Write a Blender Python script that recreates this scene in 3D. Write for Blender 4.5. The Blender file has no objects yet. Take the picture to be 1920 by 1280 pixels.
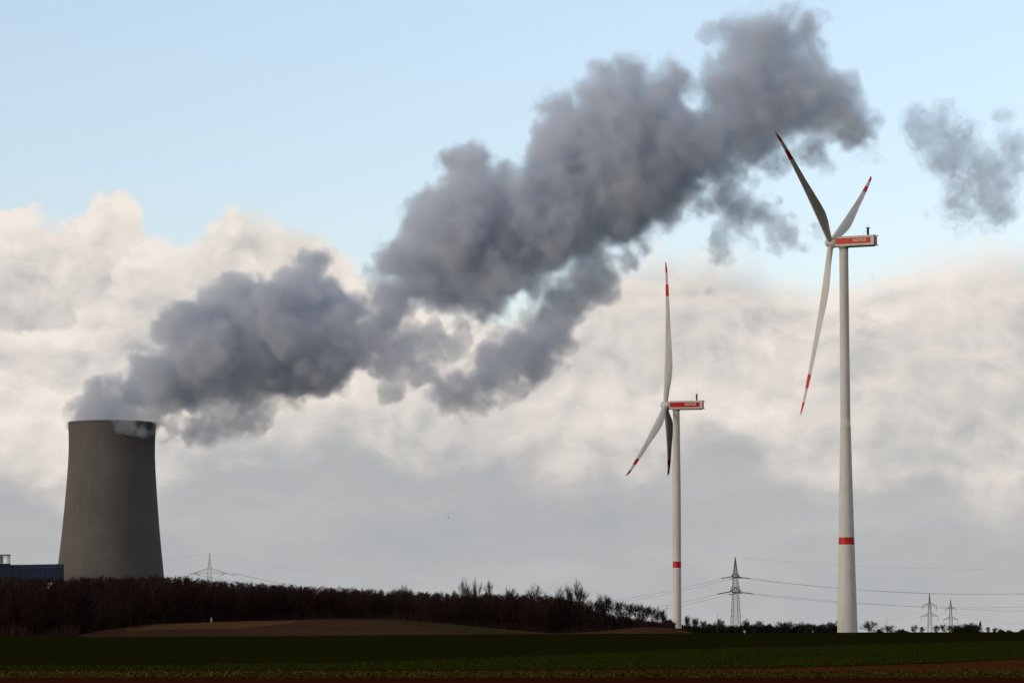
import bpy, bmesh, math, random
import numpy as np
from mathutils import Vector, Matrix
import openvdb as vdb

R = math.radians
rng = np.random.default_rng(7)
random.seed(7)
scene = bpy.context.scene
C = scene.collection

# ------------------------------------------------------------------ camera
F_PX = 110.0 / 36.0 * 1920.0
HORIZON = 1172.0
CAM_Z = 1.8
PITCH = math.atan((HORIZON - 640.0) / F_PX)
CP, SP = math.cos(PITCH), math.sin(PITCH)
cam_data = bpy.data.cameras.new('camera')
cam_data.lens = 110.0
cam_data.sensor_width = 36.0
cam_data.sensor_fit = 'HORIZONTAL'
cam_data.clip_start = 0.5
cam_data.clip_end = 60000.0
cam = bpy.data.objects.new('camera', cam_data)
C.objects.link(cam)
cam.location = (0, 0, CAM_Z)
cam.rotation_euler = (R(90) + PITCH, 0, 0)
scene.camera = cam


def P(px, py, Y):
    """the point at forward distance Y that the photograph shows at (px, py)"""
    dx, du = (px - 960.0) / F_PX, (640.0 - py) / F_PX
    dy, dz = CP - SP * du, SP + CP * du
    t = Y / dy
    return Vector((dx * t, Y, CAM_Z + dz * t))


def az_x(a, Y):
    """x of azimuth column a (photo px on the horizon) at distance Y"""
    return P(a, HORIZON, Y).x


# ------------------------------------------------------------------ helpers
def srgb(r, g, b):
    f = lambda c: (c / 255 / 12.92) if c <= 10 else ((c / 255 + 0.055) / 1.055) ** 2.4
    return (f(r), f(g), f(b), 1.0)


def tag(o, label=None, cat=None, group=None, kind=None):
    if label: o['label'] = label
    if cat: o['category'] = cat
    if group: o['group'] = group
    if kind: o['kind'] = kind
    return o


def empty(name, loc=(0, 0, 0), rot=(0, 0, 0)):
    o = bpy.data.objects.new(name, None)
    o.empty_display_size = 1
    C.objects.link(o)
    o.location = loc
    o.rotation_euler = rot
    return o


class MB:
    """collects boxes, bars and tubes for one mesh object"""

    def __init__(s):
        s.v, s.f, s.m = [], [], []

    def face(s, pts, mi=0):
        b = len(s.v)
        s.v += [tuple(p) for p in pts]
        s.f.append(tuple(range(b, b + len(pts))))
        s.m.append(mi)

    def box(s, c, sz, mi=0):
        x, y, z = c
        a, b, d = sz[0] / 2, sz[1] / 2, sz[2] / 2
        k = len(s.v)
        s.v += [(x + i * a, y + j * b, z + l * d) for i in (-1, 1) for j in (-1, 1) for l in (-1, 1)]
        for q in ((0, 1, 3, 2), (4, 6, 7, 5), (0, 4, 5, 1), (2, 3, 7, 6), (0, 2, 6, 4), (1, 5, 7, 3)):
            s.f.append(tuple(k + i for i in q))
            s.m.append(mi)

    def bar(s, p0, p1, r0, r1=None, n=4, mi=0, cap=True):
        r1 = r0 if r1 is None else r1
        p0, p1 = Vector(p0), Vector(p1)
        d = (p1 - p0)
        if d.length < 1e-6: return
        d.normalize()
        u = d.cross(Vector((0, 0, 1)) if abs(d.z) < 0.9 else Vector((1, 0, 0))).normalized()
        w = d.cross(u)
        k = len(s.v)
        for p, r in ((p0, r0), (p1, r1)):
            for i in range(n):
                a = 2 * math.pi * (i + .5) / n
                s.v.append(tuple(p + (u * math.cos(a) + w * math.sin(a)) * r))
        for i in range(n):
            j = (i + 1) % n
            s.f.append((k + i, k + j, k + n + j, k + n + i))
            s.m.append(mi)
        if cap:
            s.f.append(tuple(k + i for i in range(n))[::-1]); s.m.append(mi)
            s.f.append(tuple(k + n + i for i in range(n))); s.m.append(mi)

    def lathe(s, prof, n=64, mi=None, cap_top=False, cap_bot=False):
        """prof: list of (r, z, material of the ring above)"""
        k = len(s.v)
        for r, z, _ in prof:
            for i in range(n):
                a = 2 * math.pi * i / n
                s.v.append((r * math.cos(a), r * math.sin(a), z))
        for q in range(len(prof) - 1):
            for i in range(n):
                j = (i + 1) % n
                s.f.append((k + q * n + i, k + q * n + j, k + (q + 1) * n + j, k + (q + 1) * n + i))
                s.m.append(prof[q][2])
        if cap_top:
            b = k + (len(prof) - 1) * n
            s.f.append(tuple(b + i for i in range(n))); s.m.append(prof[-1][2])
        if cap_bot:
            s.f.append(tuple(k + i for i in range(n))[::-1]); s.m.append(prof[0][2])

    def mesh(s, name, mats, smooth=False):
        me = bpy.data.meshes.new(name)
        me.from_pydata(s.v, [], s.f)
        for m in (mats if isinstance(mats, (list, tuple)) else [mats]):
            me.materials.append(m)
        me.polygons.foreach_set('material_index', s.m)
        if smooth:
            me.polygons.foreach_set('use_smooth', [True] * len(s.f))
        me.update()
        return me

    def build(s, name, mats, parent=None, smooth=False):
        o = bpy.data.objects.new(name, s.mesh(name, mats, smooth))
        C.objects.link(o)
        if parent: o.parent = parent
        return o


def np_mesh(name, verts, faces, mats, smooth=False):
    """verts (N,3), faces (M,k) numpy arrays, fast"""
    me = bpy.data.meshes.new(name)
    k = faces.shape[1]
    me.vertices.add(len(verts)); me.vertices.foreach_set('co', np.ascontiguousarray(verts, np.float32).ravel())
    me.loops.add(faces.size); me.loops.foreach_set('vertex_index', np.ascontiguousarray(faces, np.int32).ravel())
    me.polygons.add(len(faces))
    me.polygons.foreach_set('loop_start', np.arange(0, faces.size, k, dtype=np.int32))
    me.polygons.foreach_set('loop_total', np.full(len(faces), k, np.int32))
    if smooth: me.polygons.foreach_set('use_smooth', np.ones(len(faces), bool))
    for m in (mats if isinstance(mats, (list, tuple)) else [mats]): me.materials.append(m)
    me.update(calc_edges=True)
    return me


def link(name, me, parent=None):
    o = bpy.data.objects.new(name, me)
    C.objects.link(o)
    if parent: o.parent = parent
    return o


# ------------------------------------------------------------------ materials
class NT:
    def __init__(s, tree):
        s.t = tree; s.n = tree.nodes; s.l = tree.links

    def new(s, typ, **kw):
        n = s.n.new(typ)
        for k, v in kw.items(): setattr(n, k, v)
        return n

    def set(s, sock, v):
        if hasattr(v, 'is_output'): s.l.new(v, sock)
        elif v is not None: sock.default_value = v

    def m(s, op, a, b=None, c=None, clamp=False):
        n = s.new('ShaderNodeMath', operation=op, use_clamp=clamp)
        s.set(n.inputs[0], a); s.set(n.inputs[1], b); s.set(n.inputs[2], c)
        return n.outputs[0]

    def noise(s, vec, scale, detail=6, rough=.55, dist=0, lac=2.0):
        n = s.new('ShaderNodeTexNoise', noise_dimensions='3D')
        s.set(n.inputs['Vector'], vec)
        for k, v in (('Scale', scale), ('Detail', detail), ('Roughness', rough), ('Distortion', dist), ('Lacunarity', lac)):
            s.set(n.inputs[k], v)
        return n.outputs['Fac']

    def sstep(s, x, a, b):
        n = s.new('ShaderNodeMapRange', interpolation_type='SMOOTHSTEP')
        s.set(n.inputs[0], x); s.set(n.inputs[1], a); s.set(n.inputs[2], b)
        n.inputs[3].default_value = 0; n.inputs[4].default_value = 1
        return n.outputs[0]

    def lin(s, x, a, b, c, d):
        n = s.new('ShaderNodeMapRange', clamp=True)
        s.set(n.inputs[0], x)
        for i, v in enumerate((a, b, c, d)): s.set(n.inputs[1 + i], v)
        return n.outputs[0]

    def mix(s, f, a, b, blend='MIX'):
        n = s.new('ShaderNodeMix', data_type='RGBA', blend_type=blend)
        s.set(n.inputs[0], f); s.set(n.inputs[6], a); s.set(n.inputs[7], b)
        return n.outputs[2]

    def ramp(s, x, stops, interp='LINEAR'):
        n = s.new('ShaderNodeValToRGB')
        cr = n.color_ramp; cr.interpolation = interp
        while len(cr.elements) < len(stops): cr.elements.new(0.5)
        for e, (p, c) in zip(cr.elements, stops): e.position = p
        for e, (p, c) in zip(cr.elements, stops): e.color = c
        s.set(n.inputs[0], x)
        return n.outputs[0]

    def comb(s, x, y, z):
        n = s.new('ShaderNodeCombineXYZ')
        for i, v in enumerate((x, y, z)): s.set(n.inputs[i], v)
        return n.outputs[0]


def material(name, col, rough=.7, var=None, scale=1.0, detail=5, bump=0, bump_scale=None, spec=.3, stretch=(1, 1, 1), lo=.35, hi=.65, metallic=0):
    m = bpy.data.materials.new(name); m.use_nodes = True
    t = NT(m.node_tree)
    b = t.n['Principled BSDF']
    b.inputs['Roughness'].default_value = rough
    b.inputs['Specular IOR Level'].default_value = spec
    b.inputs['Metallic'].default_value = metallic
    tc = t.new('ShaderNodeTexCoord')
    mp = t.new('ShaderNodeMapping'); mp.inputs['Scale'].default_value = stretch
    t.l.new(tc.outputs['Object'], mp.inputs[0])
    if var is None: var = tuple(c * .8 for c in col[:3]) + (1,)
    f = t.sstep(t.noise(mp.outputs[0], scale, detail), lo, hi)
    t.l.new(t.mix(f, col, var), b.inputs['Base Color'])
    if bump:
        bn = t.new('ShaderNodeBump'); bn.inputs['Strength'].default_value = bump; bn.inputs['Distance'].default_value = .1
        t.l.new(t.noise(mp.outputs[0], bump_scale or scale * 6, 4), bn.inputs['Height'])
        t.l.new(bn.outputs[0], b.inputs['Normal'])
    return m


M_white = material('painted_steel', (.70, .685, .66, 1), .55, (.58, .56, .52, 1), .35, stretch=(1, 1, .10), detail=7)
M_concrete_tower = material('pale_concrete', (.68, .665, .63, 1), .75, (.62, .605, .565, 1), .4, stretch=(1, 1, .3))
M_red = material('red_paint', (.58, .012, .012, 1), .5, (.52, .012, .014, 1), .8)
M_orange_red = material('red_panel_paint', (.68, .062, .024, 1), .5, (.60, .052, .024, 1), .6)
M_letter = material('lettering_white', (.75, .72, .68, 1), .6, (.7, .68, .64, 1), 2)
M_dark = material('dark_steel', (.035, .037, .04, 1), .6, (.02, .021, .024, 1), 1.5)
M_grey = material('grey_composite', (.32, .32, .32, 1), .6, (.26, .26, .27, 1), .8)
M_pylon = material('weathered_steel', (.055, .06, .058, 1), .6, (.035, .037, .036, 1), .5, metallic=.1)
M_wire = material('aluminium_wire', (.24, .25, .24, 1), .6, (.20, .21, .20, 1), .05)
M_bark = material('dark_bark', (.030, .024, .020, 1), .9, (.016, .013, .011, 1), 1.2)
M_twig = material('brown_twigs', (.034, .025, .020, 1), .9, (.020, .015, .013, 1), .5)
M_blue = material('blue_sheet_metal', (.010, .027, .062, 1), .7, (.007, .018, .045, 1), .2, stretch=(1, .2, .2))
M_post = material('white_post_paint', (.75, .74, .70, 1), .5, (.6, .59, .55, 1), 5)
M_conifer = material('conifer_needles', (.010, .018, .016, 1), .8, (.006, .010, .010, 1), 1.5)

# ------------------------------------------------------------------ terrain
def interp(x, pts):
    xs, ys = zip(*pts)
    return np.interp(x, xs, ys)


CREST = [(-400, 420), (0, 460), (500, 540), (1000, 670), (1270, 720), (1600, 830), (1920, 900), (2600, 940)]
WOOD_D = [(-600, 640), (150, 650), (200, 760), (260, 900), (400, 950), (1100, 960), (1280, 1000), (2600, 1100)]
WOOD_BASE = [(-600, 1190), (150, 1190), (200, 1180), (300, 1169), (400, 1166), (600, 1161), (740, 1161), (850, 1170), (950, 1180), (1040, 1187), (1120, 1183), (1200, 1175), (1290, 1178), (1330, 1190), (2600, 1210)]
HILL_Z = [(-700, 7), (0, 8), (350, 8), (500, 6), (850, 3), (1100, .5), (1270, -2.5), (1400, -5), (2600, -7)]


def sm(t):
    t = np.clip(t, 0, 1)
    return t * t * (3 - 2 * t)


def ground_z(x, y):
    x = np.asarray(x, float); y = np.asarray(y, float)
    ys = np.maximum(y, 30.0)
    a = np.clip(960 + x / ys * F_PX * CP, -700, 2600)
    yc, yw = interp(a, CREST), interp(a, WOOD_D)
    zw = CAM_Z + (HORIZON - interp(a, WOOD_BASE)) * yw / F_PX
    zh = interp(a, HILL_Z)
    dip = np.minimum(-1.6 + 0 * a, zw - .6)
    ym = yc + .45 * np.minimum(yw - yc, 200)
    z = np.where(y < ym, dip * sm((y - yc) / (ym - yc)), dip + (zw - dip) * sm((y - ym) / np.maximum(yw - ym, 30)))
    z = np.where(y > yw, zw + (zh - zw) * sm((y - yw) / np.maximum(1300 - yw, 100)), z)
    far = -2.0 - .0019 * y
    z = np.where(y > 1350, zh + (far - zh) * sm((y - 1350) / 500), z)
    return z


def soil_material(name, c1, c2, c3, scale=.25, row=None, bump=.6, bscale=3.0):
    c1, c2, c3 = [tuple(v * .74 for v in c[:3]) + (1,) for c in (c1, c2, c3)]
    m = bpy.data.materials.new(name); m.use_nodes = True
    t = NT(m.node_tree); b = t.n['Principled BSDF']
    b.inputs['Roughness'].default_value = 1.0; b.inputs['Specular IOR Level'].default_value = 0.0
    geo = t.new('ShaderNodeNewGeometry').outputs['Position']
    n1 = t.sstep(t.noise(geo, scale * .12, 6, .6), .38, .62)
    n2 = t.sstep(t.noise(geo, bscale, 5, .65), .35, .65)
    col = t.mix(n1, c1, c2)
    col = t.mix(t.m('MULTIPLY', n2, .75), col, c3)
    t.l.new(col, b.inputs['Base Color'])
    bn = t.new('ShaderNodeBump'); bn.inputs['Strength'].default_value = bump; bn.inputs['Distance'].default_value = .15
    t.l.new(t.noise(geo, bscale, 6, .7), bn.inputs['Height'])
    t.l.new(bn.outputs[0], b.inputs['Normal'])
    return m


M_ground = soil_material('olive_field', (.026, .026, .004, 1), (.021, .024, .004, 1), (.014, .012, .003, 1), bscale=1.2)
M_wheat = soil_material('young_wheat', (.040, .049, .005, 1), (.029, .037, .004, 1), (.018, .018, .003, 1), bscale=2.2)
M_soil = soil_material('red_brown_soil', (.135, .046, .012, 1), (.105, .036, .010, 1), (.060, .022, .008, 1), bscale=4)
M_dsoil = soil_material('dark_red_soil', (.080, .018, .006, 1), (.062, .015, .005, 1), (.034, .010, .004, 1), bscale=5)
M_plough = soil_material('ploughed_soil', (.120, .060, .036, 1), (.095, .048, .030, 1), (.065, .035, .024, 1), bscale=.8)
M_stubble = soil_material('stubble', (.22, .105, .040, 1), (.17, .082, .034, 1), (.11, .055, .026, 1), bscale=.9)
M_grassbank = soil_material('green_strip', (.075, .062, .022, 1), (.060, .052, .02, 1), (.045, .038, .016, 1), bscale=.8)

# one sheet to the horizon: polar grid, dense inside the view
angs = np.concatenate([np.arange(-180, -14, 6.0), np.arange(-14, 14.01, .12), np.arange(20, 180, 6.0)])
rad = np.concatenate([[.5], np.geomspace(4, 380, 40), np.linspace(390, 1900, 190), np.geomspace(1950, 16000, 40)])
A, RR = np.meshgrid(np.radians(angs), rad, indexing='ij')
X, Yy = np.sin(A) * RR, np.cos(A) * RR
Z = ground_z(X, Yy)
na, nr = X.shape
i0 = (np.arange(na)[:, None] * nr + np.arange(nr - 1)[None, :])
i1 = ((np.arange(na) + 1) % na)[:, None] * nr + np.arange(nr - 1)[None, :]
faces = np.stack([i0, i0 + 1, i1 + 1, i1], -1).reshape(-1, 4)[:, ::-1]
ground = link('ground', np_mesh('ground', np.stack([X, Yy, Z], -1).reshape(-1, 3), faces, M_ground, True))
tag(ground, kind='structure')


def flat_y(px, py):
    """distance at which the flat field is seen at pixel row py"""
    du = (640.0 - py) / F_PX
    dy, dz = CP - SP * du, SP + CP * du
    return -CAM_Z / dz * dy


def sheet(name, near, far, mat, off, a0=-500, a1=2400, na_=140, nd=10, pix=True, label=None):
    """a strip of field between two edge lines; edges are [(azimuth px, photo row)] or distances when pix is False"""
    a = np.linspace(a0, a1, na_)
    n, f = interp(a, near), interp(a, far)
    if pix:
        n = np.array([flat_y(960, q) for q in n]); f = np.array([flat_y(960, q) for q in f])
    wob = 1 + .004 * np.sin(a * .021) + .003 * np.sin(a * .067 + 1)
    n, f = n * wob, f * wob
    t = np.linspace(0, 1, nd)
    D = n[:, None] * (1 - t) + f[:, None] * t
    Xs = (a[:, None] - 960) / F_PX / CP * D
    Zs = ground_z(Xs, D) + off
    i = (np.arange(na_ - 1)[:, None] * nd + np.arange(nd - 1)[None, :])
    fc = np.stack([i, i + nd, i + nd + 1, i + 1], -1).reshape(-1, 4)
    o = link(name, np_mesh(name, np.stack([Xs, D, Zs], -1).reshape(-1, 3), fc, mat, True))
    tag(o, kind='structure')
    return o


sheet('soil_margin', [(-500, 1320), (2400, 1320)], [(-500, 1271.5), (2400, 1271.5)], M_dsoil, .02, -300, 2200)
sheet('soil_track', [(-500, 1271.5), (2400, 1271.5)], [(-500, 1253), (0, 1257), (640, 1257.5), (960, 1257), (1280, 1255), (1600, 1249), (1920, 1236), (2400, 1222)], M_soil, .025)
sheet('wheat_field', [(-500, 1253), (0, 1256.5), (640, 1257), (960, 1256.5), (1280, 1254.5), (1600, 1248), (1920, 1235), (2400, 1221)],
      [(-500, 1252), (0, 1250), (300, 1249), (640, 1243.5), (960, 1233), (1280, 1217), (1600, 1208.5), (1920, 1200), (2400, 1193)], M_wheat, .03, nd=24)
# brown ploughed hill field and strips between the crest and the wood
sheet('ploughed_field', [(150, 640), (1060, 730)], [(150, 642), (200, 740), (260, 900), (400, 950), (1060, 958)], M_plough, .05, 150, 1060, 90, 40, False)
sheet('stubble_field', [(240, 760), (470, 800), (560, 880)], [(240, 800), (420, 925), (560, 915)], M_stubble, .10, 240, 560, 50, 24, False)
sheet('grass_strip', [(690, 905), (850, 840), (1060, 760), (1330, 790)], [(690, 940), (850, 930), (1060, 860), (1330, 830)], M_grassbank, .10, 690, 1330, 70, 20, False)
sheet('bare_field', [(1040, 905), (1340, 850)], [(1040, 915), (1100, 950), (1250, 980), (1340, 855)], M_plough, .07, 1040, 1340, 40, 16, False)

# leafy crop row in front (nobody could count the leaves)
def crop():
    n = 26000
    x = rng.uniform(-30, 30, n)
    row = rng.integers(0, 7, n)
    y = 105.2 + row * 1.15 + rng.normal(0, .2, n)
    # clumps: plants every ~.3 m
    x = np.round(x / .34) * .34 + rng.normal(0, .09, n)
    h = rng.uniform(.02, .17, n) * (1 + .35 * np.sin(x * 1.7 + row) * rng.uniform(.3, 1, n))
    c = np.stack([x, y, np.zeros(n) + .02], -1)
    ang = rng.uniform(0, 2 * np.pi, n); L = rng.uniform(.06, .15, n); W = L * rng.uniform(.35, .6, n)
    d = np.stack([np.cos(ang), np.sin(ang), rng.uniform(-.2, .7, n)], -1)
    s = np.stack([-np.sin(ang), np.cos(ang), rng.uniform(-.3, .3, n)], -1)
    b = c + np.stack([0 * h, 0 * h, h], -1)
    v = np.stack([b, b + d * L[:, None] * .5 + s * W[:, None] * .5, b + d * L[:, None], b + d * L[:, None] * .5 - s * W[:, None] * .5], 1).reshape(-1, 3)
    v[:, 2] = np.maximum(v[:, 2], .03)
    f = np.arange(4 * n).reshape(n, 4)
    m = material('leaf_green', (.090, .096, .014, 1), .9, (.020, .025, .004, 1), 5, spec=0, lo=.42, hi=.58)
    tag(link('crop_leaves', np_mesh('crop_leaves', v, f, m)), 'low row of leafy green crop plants along the near field edge', 'crop', kind='stuff')
    # short wheat blades over the nearer part of the green field
    n = 60000
    a = rng.uniform(-150, 2100, n)
    row = interp(a, [(-500, 1253), (0, 1256), (640, 1256.5), (960, 1256), (1280, 1254), (1600, 1247.5), (1920, 1235), (2400, 1221)])
    lo = np.array([flat_y(960, q) for q in row])
    y = lo * np.exp(rng.uniform(0, 1, n) ** 1.4 * .75)
    top = interp(a, [(-500, 1252), (0, 1250), (300, 1249), (640, 1243.5), (960, 1233), (1280, 1217), (1600, 1208.5), (1920, 1200), (2400, 1193)])
    ok = y < np.array([flat_y(960, q) for q in top])
    a, y = a[ok], y[ok]; n = len(a)
    x = (a - 960) / F_PX / CP * y
    ang = rng.uniform(0, 2 * np.pi, n); h = rng.uniform(.05, .14, n); w = rng.uniform(.012, .03, n)
    b = np.stack([x, y, ground_z(x, y) + .03], -1)
    s = np.stack([np.cos(ang), np.sin(ang), 0 * ang], -1) * w[:, None]
    tip = b + np.stack([rng.normal(0, .04, n), rng.normal(0, .04, n), h], -1)
    v = np.stack([b - s, b + s, tip], 1).reshape(-1, 3)
    m = material('blade_green', (.034, .042, .004, 1), .9, (.019, .024, .002, 1), 1.2, spec=0)
    tag(link('wheat_blades', np_mesh('wheat_blades', v, np.arange(3 * n).reshape(n, 3), m)), 'short green wheat blades covering the field', 'grass', kind='stuff')


crop()

# ------------------------------------------------------------------ trees
def grow_tree(seed, h=10.0, spread=.55, up=.35, trunk_frac=.3, levels=5, kids=(4, 3, 3, 3, 2), r0=.22, wob=.12):
    rnd = random.Random(seed)
    segs = []

    def grow(p, d, L, r, lv):
        n = 3 if lv < 3 else 2
        pts = [p]
        dd = d.copy()
        for i in range(n):
            dd = (dd + Vector((rnd.gauss(0, wob), rnd.gauss(0, wob), rnd.gauss(0, wob * .5) + up * .10))).normalized()
            p = p + dd * (L / n)
            pts.append(p)
        for i in range(n):
            f0, f1 = 1 - .45 * i / n, 1 - .45 * (i + 1) / n
            segs.append((lv, pts[i], pts[i + 1], r * f0, r * f1))
        if lv >= levels: return
        k = kids[min(lv, len(kids) - 1)]
        for j in range(k + 1):
            t = 1.0 if j == k else rnd.uniform(.35, .98)
            q = pts[0].lerp(pts[-1], t) if n < 3 else (pts[int(t * n) if t < 1 else n - 1].lerp(pts[min(int(t * n) + 1, n)], (t * n) % 1) if t < 1 else pts[-1])
            ax = rnd.uniform(0, 2 * math.pi)
            side = dd.cross(Vector((math.cos(ax), math.sin(ax), .3))).normalized()
            s = spread * rnd.uniform(.7, 1.3) * (.35 if j == k else 1)
            nd = (dd * math.cos(s) + side * math.sin(s) + Vector((0, 0, up * .35))).normalized()
            grow(q, nd, L * rnd.uniform(.58, .82), r * (.62 if j == k else .5), lv + 1)

    grow(Vector((0, 0, 0)), Vector((0, 0, 1)), h * trunk_frac, r0, 0)
    top = max(s[2].z for s in segs)
    k = h / top
    trunk, crown = MB(), MB()
    for lv, p0, p1, a, b in segs:
        (trunk if lv < 2 else crown).bar(p0 * k, p1 * k, max(a, .036), max(b, .030), 5 if lv < 2 else 3, cap=False)
    return trunk.mesh('trunk', M_bark), crown.mesh('crown', M_twig)


protos = {
    'round': [grow_tree(s, 10, .62, .12, .26, 5, (4, 4, 3, 3, 2), .22) for s in (1, 2, 3)],
    'tall': [grow_tree(s, 20, .46, .5, .26, 4, (5, 4, 4, 4), .30) for s in (11, 12)],
    'slim': [grow_tree(s, 14, .40, .55, .34, 4, (6, 4, 4, 3), .18) for s in (21, 22)],
    'wide': [grow_tree(s, 12, .70, .2, .22, 4, (6, 5, 4, 4), .22) for s in (31, 32)],
    'airy': [grow_tree(s, 20, .50, .34, .30, 4, (5, 4, 4, 4), .26) for s in (51, 52, 53)],
    'bush': [grow_tree(s, 5, .75, .12, .12, 5, (6, 5, 4, 3, 2), .10) for s in (41, 42, 43)],
}
PH = {'round': 10, 'tall': 20, 'slim': 14, 'wide': 12, 'bush': 5, 'airy': 20}


def size_of(me):
    v = np.empty(len(me.vertices) * 3, np.float32); me.vertices.foreach_get('co', v); v = v.reshape(-1, 3)
    return max(np.ptp(np.percentile(v[:, 0], [2, 98])), np.ptp(np.percentile(v[:, 1], [2, 98])))


PW = {k: [size_of(c) for _, c in v] for k, v in protos.items()}


def plant(kind, a, ytop, wpx, d, label, group, name='bare_tree', cat='tree'):
    i = random.randrange(len(protos[kind]))
    tm, cm = protos[kind][i]
    x = az_x(a, d)
    z = float(ground_z(x, d)) - .1
    zt = P(a, ytop, d).z
    h = max(zt - z, 1.5)
    root = empty(name, (x, d, z), (0, 0, random.uniform(0, 6.28)))
    sz = h / PH[kind]
    sw = (wpx * d / F_PX) / PW[kind][i]
    root.scale = (sw, sw, sz)
    tag(root, label, cat, group)
    link('trunk', tm, root); link('crown', cm, root)
    return root


ORD = ['first', 'second', 'third', 'fourth', 'fifth', 'sixth', 'seventh', 'eighth', 'ninth', 'tenth', 'eleventh', 'twelfth', 'thirteenth', 'fourteenth', 'fifteenth', 'sixteenth', 'seventeenth', 'eighteenth']
# trees standing out of the wood's skyline
for kind, a, yt, w, d, lab in [
    ('airy', 871, 1077, 30, 1290, 'tall bare skyline tree, left of two touching crowns above the middle of the wood'),
    ('airy', 888, 1079, 28, 1280, 'tall bare skyline tree, right of two touching crowns above the middle of the wood'),
    ('slim', 915, 1084, 16, 1290, 'slender bare tree just right of the two touching skyline crowns'),
    ('wide', 766, 1092, 46, 1290, 'low wide bare crown on the skyline well left of the two touching crowns'),
    ('round', 852, 1099, 16, 1290, 'small bare tree just left of the two touching skyline crowns'),
    ('round', 957, 1095, 26, 1290, 'small rounded bare crown midway between the slender and the broad skyline trees'),
    ('airy', 1003, 1088, 48, 1270, 'pale domed bare crown left of the broad tree on the wood edge'),
    ('airy', 1038, 1096, 34, 1240, 'smaller bare crown filling the gap left of the broad skyline tree'),
    ('airy', 1086, 1081, 54, 1150, 'broad tall bare tree rising over the right part of the wood'),
    ('round', 1062, 1098, 24, 1150, 'bare tree leaning on the left flank of the broad skyline tree'),
]:
    plant(kind, a, yt, w, d, lab, 'bare trees standing out of the wood skyline')
# row of round trees that runs down the wood's right end
row = [(1112, 1117, 28), (1126, 1110, 30), (1145, 1115, 30), (1162, 1121, 28), (1178, 1124, 26), (1195, 1126, 28), (1210, 1130, 26), (1225, 1134, 24), (1237, 1141, 20)]
for i, (a, yt, w) in enumerate(row):
    plant('round', a, yt, w, 1010 + 12 * i, f'round bare tree at the sloping end of the wood, {ORD[i]} right of the broad tree', 'round bare trees down the end of the wood')
plant('slim', 1244, 1140, 11, 1120, 'thin small bare tree just left of the farther turbine tower', 'round bare trees down the end of the wood')
plant('bush', 1257, 1158, 18, 1090, 'dark low bush right at the farther turbine tower', 'bushes of the far treeline', 'bare_bush', 'bush')
# far hedge line: between the turbines
lefts = [(1345, 'round', 1157, 22), (1318, 'round', 1159, 22), (1305, 'slim', 1154, 14), (1290, 'slim', 1150, 13)]
for i, (a, k, yt, w) in enumerate(lefts):
    plant(k, a, yt, w, 1850, f'bare tree in the far hedge line, {ORD[i]} one left of the main lattice pylon', 'trees of the far hedge line')
rights = [(1398, 'round', 1157, 16), (1424, 'round', 1159, 17), (1440, 'round', 1168, 22), (1466, 'round', 1161, 24), (1484, 'round', 1162, 18), (1500, 'round', 1166, 20), (1515, 'round', 1163, 22), (1531, 'round', 1168, 18), (1544, 'round', 1164, 18), (1558, 'round', 1161, 22)]
for i, (a, k, yt, w) in enumerate(rights):
    plant(k, a, yt, w, 1850, f'bare tree in the far hedge line, {ORD[i]} one right of the main lattice pylon', 'trees of the far hedge line')
bushes = [(1272 + 15.5 * i + random.uniform(-3, 3), random.uniform(1164, 1171), random.uniform(20, 30)) for i in range(20)]
for i, (a, yt, w) in enumerate(bushes):
    for k in range(2):
        plant('bush', a + random.uniform(-5, 5), yt + 3 * k, w, 1780 + 40 * k, 'dense dark bush of the far hedge line between the turbine towers', 'bushes of the far hedge between the turbines', 'bare_bush', 'bush')
# right of the nearer turbine
far_r = [(1627, 'round', 1161, 25, 1900), (1651, 'bush', 1176, 14, 1900), (1668, 'round', 1169, 25, 1900), (1694, 'bush', 1177, 22, 2100), (1716, 'round', 1169, 13, 2600), (1728, 'round', 1172, 12, 2600),
         (1756, 'round', 1169, 13, 2600), (1768, 'round', 1167, 14, 2600), (1781, 'round', 1169, 13, 2600), (1794, 'round', 1168, 18, 2600), (1812, 'round', 1165, 27, 2600), (1826, 'round', 1166, 24, 2600),
         (1853, 'round', 1172, 10, 2700), (1866, 'round', 1174, 10, 2700), (1879, 'bush', 1177, 12, 2700), (1894, 'bush', 1179, 12, 2700), (1915, 'bush', 1177, 10, 2700)]
for i, (a, k, yt, w, d) in enumerate(far_r):
    b = k == 'bush'
    plant(k, a, yt, w, d, f'small far bare {"bush" if b else "tree"} on the horizon, {ORD[i]} plant right of the nearer turbine tower', 'plants along the horizon right of the nearer turbine', 'bare_bush' if b else 'bare_tree', 'bush' if b else 'tree')
for i in range(5):
    plant('bush', 1796 + 9 * i, 1171, 16, 2550, 'dark bush filling the horizon clump beside the conifer', 'bushes of the horizon clump', 'bare_bush', 'bush')


def conifer(a, yt, w, d):
    x = az_x(a, d); z = float(ground_z(x, d)) - .1; h = P(a, yt, d).z - z; wr = w * d / F_PX / 2
    root = tag(empty('conifer_tree', (x, d, z)), 'dark green conifer ending the horizon clump beside the far pylons', 'tree')
    t = MB(); t.bar((0, 0, 0), (0, 0, h * .9), .25, .05, 6); t.build('trunk', M_bark, root)
    c = MB()
    for k in range(900):
        u = random.random() ** .7; zz = h * (.08 + .92 * u); rr = wr * (1 - u) * random.uniform(.3, 1.05) + .05; an = random.uniform(0, 6.283)
        p = Vector((math.cos(an) * rr, math.sin(an) * rr, zz)); o = Vector((math.cos(an), math.sin(an), -.5)) * .7; s = Vector((-math.sin(an), math.cos(an), 0)) * .22
        c.face([p - s, p + o, p + s])
    c.build('crown', M_conifer, root)


conifer(1838, 1164, 18, 2500)


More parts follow.
